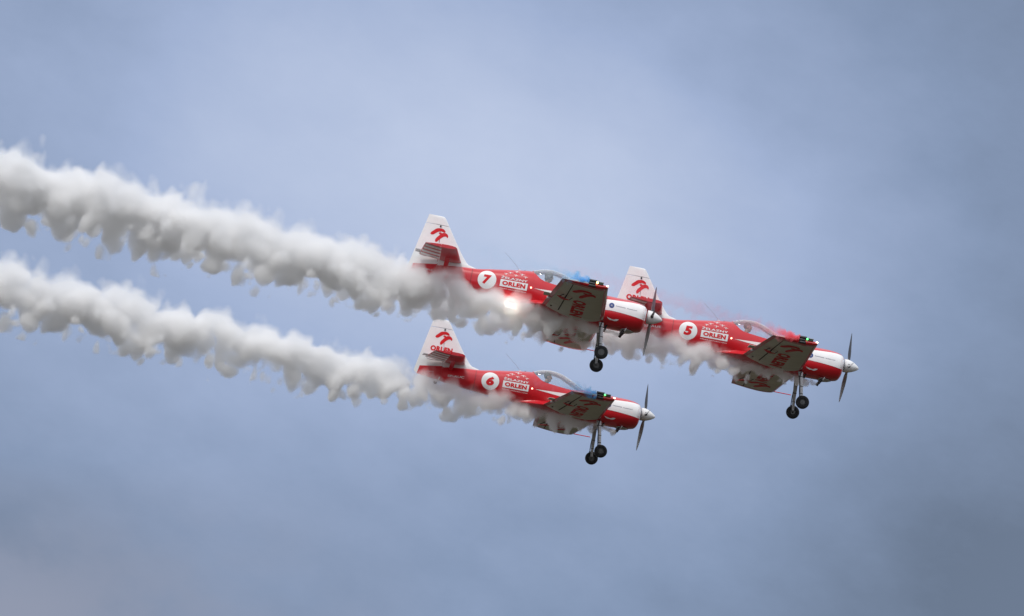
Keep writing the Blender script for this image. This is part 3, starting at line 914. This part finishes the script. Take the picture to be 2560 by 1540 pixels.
# ------------------------------------------------------------------ pilots
def capsule(a, b, ra, rb): return tube([Vector(a).lerp(Vector(b), k) for k in (0, .25, .5, .75, 1)], [ra + (rb - ra) * k for k in (0, .25, .5, .75, 1)], 12)
def make_pilot(look):
    """Seated body, one continuous surface, in aeroplane coordinates."""
    P = []
    hd = Vector((-3.03, 0, .505))
    P.append(sphere(hd + Vector((-.015, 0, .03)), .1, 18, (.98, .78, .98)))                # skull
    P.append(sphere(hd + Vector((.028, 0, -.035)), .08, 16, (.86, .72, 1.05)))             # face
    P.append(sphere(hd + Vector((.048, 0, -.090)), .045, 12, (1.0, .95, .75)))             # chin
    P.append(sphere(hd + Vector((.085, 0, .022)), .026, 10, (.8, 2.0, .55)))               # brow
    P.append(tube([hd + Vector((.090, 0, .010)), hd + Vector((.112, 0, -.026)), hd + Vector((.092, 0, -.034))], [.010, .017, .012], 8))  # nose
    P.append(sphere(hd + Vector((.086, 0, -.062)), .016, 10, (.8, 1.5, .5)))               # lips
    P.append(sphere(hd + Vector((.084, 0, -.074)), .015, 10, (.8, 1.4, .5)))
    for s in (-1, 1):
        P.append(sphere(hd + Vector((-.012, s * .080, -.015)), .030, 10, (.75, .35, 1.1)))  # ears
        P.append(sphere(hd + Vector((.082, s * .032, .002)), .012, 8))                      # eyes
    P.append(capsule((-3.06, 0, .30), (-3.035, 0, .45), .062, .056))                       # neck
    P.append(capsule((-3.02, 0, -.10), (-3.08, 0, .16), .150, .165))
    P.append(sphere((-3.075, 0, .20), .16, 16, (.72, 1.15, .72)))
    P.append(sphere((-2.98, 0, -.13), .15, 16, (1.0, 1.15, .55)))
    for s in (-1, 1):
        P.append(sphere((-3.075, s * .165, .255), .075, 12))
        P.append(capsule((-3.075, s * .175, .255), (-2.97, s * .225, .02), .060, .048))     # upper arm
        P.append(capsule((-2.97, s * .225, .02), (-2.755, s * .07, .015), .046, .032))      # forearm
        pm = Vector((-2.722, s * .040, .012))
        P.append(sphere(pm, .040, 10, (1.05, .55, .95)))                                    # palm
        for k in range(4):                                                                 # fingers closed on the stick
            zz = .040 - .019 * k - (.008 if s > 0 else 0)
            ln = (.95, 1.05, 1.0, .8)[k]
            P.append(tube([pm + Vector((.018, 0, zz - .012)), pm + Vector((.018 + .028 * ln, -s * .012, zz - .014)), pm + Vector((.012 + .030 * ln, -s * .040, zz - .016)), pm + Vector((.006, -s * .050, zz - .016))], [.0095, .009, .0085, .0075], 8))
        P.append(tube([pm + Vector((-.015, -s * .012, .020)), pm + Vector((-.004, -s * .034, .036)), pm + Vector((.018, -s * .046, .040))], [.011, .010, .008], 8))  # thumb
        P.append(capsule((-2.95, s * .10, -.14), (-2.55, s * .14, -.06), .088, .064))       # thigh
        P.append(capsule((-2.55, s * .14, -.06), (-2.22, s * .12, -.21), .062, .042))       # calf
        P.append(capsule((-2.24, s * .12, -.245), (-2.14, s * .12, -.19), .036, .040))      # boot
    me = bpy.data.meshes.new('person')
    v, f = join(*P)
    O_ = Vector((-2.98, 0, -.22))
    me.from_pydata([tuple(Vector(p) - O_) for p in v], [], f)
    bm = bmesh.new(); bm.from_mesh(me); bmesh.ops.recalc_face_normals(bm, faces=bm.faces[:]); bm.to_mesh(me); bm.free()
    o = bpy.data.objects.new('person', me)
    COL.objects.link(o)
    md = o.modifiers.new('skin', 'REMESH'); md.mode = 'VOXEL'; md.voxel_size = .0085
    sm = o.modifiers.new('soft', 'SMOOTH'); sm.factor = .5; sm.iterations = 3
    dg = bpy.context.evaluated_depsgraph_get()
    nm = bpy.data.meshes.new_from_object(o.evaluated_get(dg))
    o.modifiers.clear()
    o.data = nm
    for m_ in (M['skin'], M['suit'] if look != 5 else M['suit_red']): nm.materials.append(m_)
    for p in nm.polygons:
        c = p.center + O_
        hand = c.x > -2.772 and c.z > -.06 and abs(c.y) < .11
        p.material_index = 0 if (c.z > .365 + .25 * (c.x + 3.04) or hand) else 1
    nm.shade_smooth()
    # hair or headset
    if look == 7:
        h = join(sphere(hd - O_ + Vector((-.012, 0, .036)), .110, 18, (1.0, .86, .98)), *[sphere(hd - O_ + Vector((-.010, s * .088, -.012)), .042, 12, (1, .45, 1.2)) for s in (-1, 1)], sphere(hd - O_ + Vector((-.045, 0, -.03)), .085, 14, (.8, .9, 1.1)))
        build('headset', h, M['helmet'], o)
    else:
        hv, hf = sphere(hd - O_ + Vector((-.017, 0, .032)), .1045, 22, (.98, .80, .98))
        keep = [q for q in hf if sum(hv[i].z - (hd - O_).z for i in q) / len(q) > (-.055 if sum(hv[i].x - (hd - O_).x for i in q) / len(q) < .0 else .052)]
        if look == 6: keep = [q for q in keep if sum(hv[i].z - (hd - O_).z for i in q) / len(q) < .10 or True]
        build('hair', (hv, keep), M['hair'], o)
        cv_ = [(p.x, p.y, p.z) for p in (sphere(Vector((-3.062, 0, .345)) - O_, .078, 14, (1, 1.05, .5))[0])]
        build('collar', (cv_, sphere((0, 0, 0), .078, 14)[1]), M['suit_red'] if look == 5 else M['suit'], o)
    return o, O_
PERSON = {7: 'person in a grey headset sitting in the cockpit of the plane numbered 7',
          5: 'person with short dark hair and red collar inside the plane numbered 5',
          6: 'person in dark clothing with cropped hair in the cockpit of the plane numbered 6'}
for n in (7, 5, 6):
    o, O_ = make_pilot(n)
    o.matrix_world = place_matrix(n) @ Matrix.Translation(O_)
    tag(o, PERSON[n], 'person', 'pilots in the three cockpits')

# ------------------------------------------------------------------ smoke
def smoke_mat(name, color, R0, R1, L, dens, thin_at, ktop, kbot, seed, aniso=.35, amp=1.0, fade=None, bias=.16, start=0.0):
    m = bpy.data.materials.new(name)
    m.use_nodes = True
    t = m.node_tree
    t.nodes.clear()
    def node(tp, **kw):
        n = t.nodes.new(tp)
        for k, v in kw.items(): setattr(n, k, v)
        return n
    def mm(op, a, b=None, c=None, clamp=False):
        n = node('ShaderNodeMath', operation=op, use_clamp=clamp)
        for i, v in enumerate((a, b, c)):
            if v is None: continue
            if isinstance(v, (int, float)): n.inputs[i].default_value = v
            else: t.links.new(v, n.inputs[i])
        return n.outputs[0]
    tcn = node('ShaderNodeTexCoord')
    sp = node('ShaderNodeSeparateXYZ')
    t.links.new(tcn.outputs['Object'], sp.inputs[0])
    x, y, z = sp.outputs
    a = R0 + R1
    ex = mm('EXPONENT', mm('DIVIDE', x, -L))
    rad = mm('SUBTRACT', a, mm('MULTIPLY', ex, R1))
    c0 = min(.34, a * .6); c1 = a - c0             # billows never get smaller than this scale
    rc = mm('SUBTRACT', a, mm('MULTIPLY', ex, c1))
    g = mm('MULTIPLY', mm('LOGARITHM', mm('SUBTRACT', mm('MULTIPLY', mm('EXPONENT', mm('DIVIDE', x, L)), a), c1), math.e), L / a)
    yy, zz = mm('DIVIDE', y, rc), mm('DIVIDE', z, rc)
    zr = mm('DIVIDE', z, rad)
    cb = node('ShaderNodeCombineXYZ')
    t.links.new(mm('ADD', g, seed * 7.31), cb.inputs[0])
    t.links.new(yy, cb.inputs[1]); t.links.new(zz, cb.inputs[2])
    q = cb.outputs[0]
    # slow meander and roll
    n1 = node('ShaderNodeTexNoise')
    n1.inputs['Scale'].default_value = .95; n1.inputs['Detail'].default_value = 1.0
    t.links.new(q, n1.inputs['Vector'])
    sub = node('ShaderNodeVectorMath', operation='MULTIPLY_ADD')
    t.links.new(n1.outputs['Color'], sub.inputs[0])
    sub.inputs[1].default_value = (1.05, 1.05, 1.05)
    ad = node('ShaderNodeVectorMath', operation='ADD')
    t.links.new(q, ad.inputs[0]); ad.inputs[1].default_value = (-.525, -.525, -.525)
    t.links.new(ad.outputs[0], sub.inputs[2])
    qw = sub.outputs[0]
    vo = node('ShaderNodeTexVoronoi', feature='F1')
    vo.inputs['Scale'].default_value = 1.4
    vo.inputs['Randomness'].default_value = 1.0
    t.links.new(qw, vo.inputs['Vector'])
    n2 = node('ShaderNodeTexNoise')
    n2.inputs['Scale'].default_value = 3.6; n2.inputs['Detail'].default_value = 4.0; n2.inputs['Roughness'].default_value = .55
    t.links.new(qw, n2.inputs['Vector'])
    sw = node('ShaderNodeSeparateXYZ')
    t.links.new(qw, sw.inputs[0])
    rr = mm('MULTIPLY', mm('DIVIDE', rc, rad), mm('SQRT', mm('ADD', mm('MULTIPLY', sw.outputs[1], sw.outputs[1]), mm('MULTIPLY', sw.outputs[2], sw.outputs[2]))))
    wb = mm('MULTIPLY_ADD', zr, -.62, .48, True)          # 1 at the underside, 0 at the top
    bil = mm('MULTIPLY', mm('SUBTRACT', .50, vo.outputs['Distance']), mm('MULTIPLY_ADD', wb, .72 * amp, .80 * amp))
    f = mm('ADD', mm('SUBTRACT', 1.0 - bias, rr), bil)
    f = mm('ADD', f, mm('MULTIPLY', mm('SUBTRACT', n2.outputs['Fac'], .5), mm('MULTIPLY', mm('SUBTRACT', 1.55, rr, None, True), .80 * amp)))
    # lobes that hang from the underside and plumes that rise from the top
    sc_ = node('ShaderNodeVectorMath', operation='MULTIPLY')
    t.links.new(q, sc_.inputs[0]); sc_.inputs[1].default_value = (1.75, 1.2, .42)
    n3 = node('ShaderNodeTexNoise')
    n3.inputs['Scale'].default_value = 1.0; n3.inputs['Detail'].default_value = 1.0
    t.links.new(sc_.outputs[0], n3.inputs['Vector'])
    ab = mm('ABSOLUTE', mm('MULTIPLY', zr, .9), None, None, True)
    lobe = mm('MULTIPLY', mm('MULTIPLY', mm('SUBTRACT', n3.outputs['Fac'], .5), mm('MULTIPLY_ADD', wb, 1.0 * amp, 1.5 * amp)), ab)
    f = mm('ADD', f, lobe)
    k = mm('MULTIPLY_ADD', wb, kbot - ktop, ktop)
    d = mm('MULTIPLY', f, k, None, True)
    # denser near the exhaust
    dn = mm('ADD', dens[1], mm('MULTIPLY', mm('EXPONENT', mm('DIVIDE', x, -thin_at)), dens[0] - dens[1]))
    if start: dn = mm('MULTIPLY', dn, mm('MULTIPLY', x, 1.0 / start, None, True))
    if fade: dn = mm('MULTIPLY', dn, mm('SUBTRACT', 1.0, mm('DIVIDE', x, fade), None, True))
    d = mm('MULTIPLY', d, dn)
    pv = node('ShaderNodeVolumePrincipled')
    pv.inputs['Color'].default_value = (*color, 1)
    pv.inputs['Anisotropy'].default_value = aniso
    t.links.new(d, pv.inputs['Density'])
    o = node('ShaderNodeOutputMaterial')
    t.links.new(pv.outputs[0], o.inputs['Volume'])
    m.cycles.volume_step_rate = 1.0
    return m
def smoke(name, label, cat, origin, direc, length, R0, R1, L, m, grow=1.5, group=None, step=.06):
    X = Vector(direc).normalized()
    Z = Vector((0, 0, 1)); Z = (Z - X * Z.dot(X)).normalized()
    Yv = Z.cross(X)
    rings = []
    N = max(12, int(length / .12))
    for i in range(N + 1):
        x = length * i / N
        r = (R0 + R1 * (1 - math.exp(-x / L))) * grow
        ring_ = []
        for k in range(28):
            a = 2 * math.pi * k / 28
            j = 1 - .10 * mnoise.noise(Vector((x * 1.3, math.cos(a) * 1.5 + len(name), math.sin(a) * 1.5)))
            ring_.append((x, r * j * math.cos(a), r * j * math.sin(a)))
        rings.append(ring_)
    o = build(name, loft(rings, True, True, True), m)
    o.matrix_world = Matrix(((X.x, Yv.x, Z.x, origin[0]), (X.y, Yv.y, Z.y, origin[1]), (X.z, Yv.z, Z.z, origin[2]), (0, 0, 0, 1)))
    tag(o, label, cat, group)
    m.cycles.volume_step_rate = step
    return o

def cam_dir(a, b, c):       # right, up, towards the camera
    r = Vector((1, 0, 0)); u = Vector((0, -math.sin(ELEV), math.cos(ELEV))); w = Vector((0, -math.cos(ELEV), -math.sin(ELEV)))
    return r * a + u * b + w * c
def at_plane(n, p): return place_matrix(n) @ Vector(p)

WHITE = (.9905, .989, .988)
G = 'white smoke trails of the three planes'
TR = {7: (cam_dir(-1, .256, .02), 18.5, .085, .86, 4.4), 6: (cam_dir(-1, .240, .06), 18.5, .085, .84, 6.3), 5: (cam_dir(-1, .250, .05), 24.0, .085, .66, 5.0)}
TL = {7: 'thick white smoke trail from under the plane numbered 7 to the picture edge',
      6: 'lower white smoke trail behind the plane numbered 6',
      5: 'white smoke trail under the plane numbered 5 with curling grey lower edge'}
for n, (d_, ln, r0, r1, L) in TR.items():
    m = smoke_mat('white_smoke', WHITE, r0, r1, L, (15.0, 7.4), 1.8, .75, 3.9, n)
    smoke('smoke_trail', TL[n], 'smoke trail', at_plane(n, (-1.0, -.19, -.61)), d_, ln, r0, r1, L, m, 1.62, G, step=.045)

CG = 'coloured smoke from the wing tip cartridges'
for n, c_, lab in ((7, (.36, .73, .995), 'blue smoke streaming from the near wing tip of the plane numbered 7'),
                   (6, (.36, .73, .995), 'blue smoke streaming from the near wing tip of the plane numbered 6'),
                   (5, (.985, .36, .42), 'red smoke streaming from the near wing tip of the plane numbered 5')):
    d_ = {7: cam_dir(-1, .30, -.05), 6: cam_dir(-1, .33, -.05), 5: cam_dir(-1, .30, -.05)}[n]
    m = smoke_mat('blue_smoke' if n != 5 else 'red_smoke', c_, .10, .22, 1.2, (55.0, .35 if n != 5 else 1.1), .20 if n != 5 else .24, 1.3, 2.2, n + 20, fade=4.2 if n != 5 else 6.5, bias=.10)
    smoke('coloured_smoke', lab, 'coloured smoke', at_plane(n, (-2.11, -4.33, ZW + .05)), d_, 4.2 if n != 5 else 6.5, .10, .22, 1.2, m, 1.45, CG, step=.08)
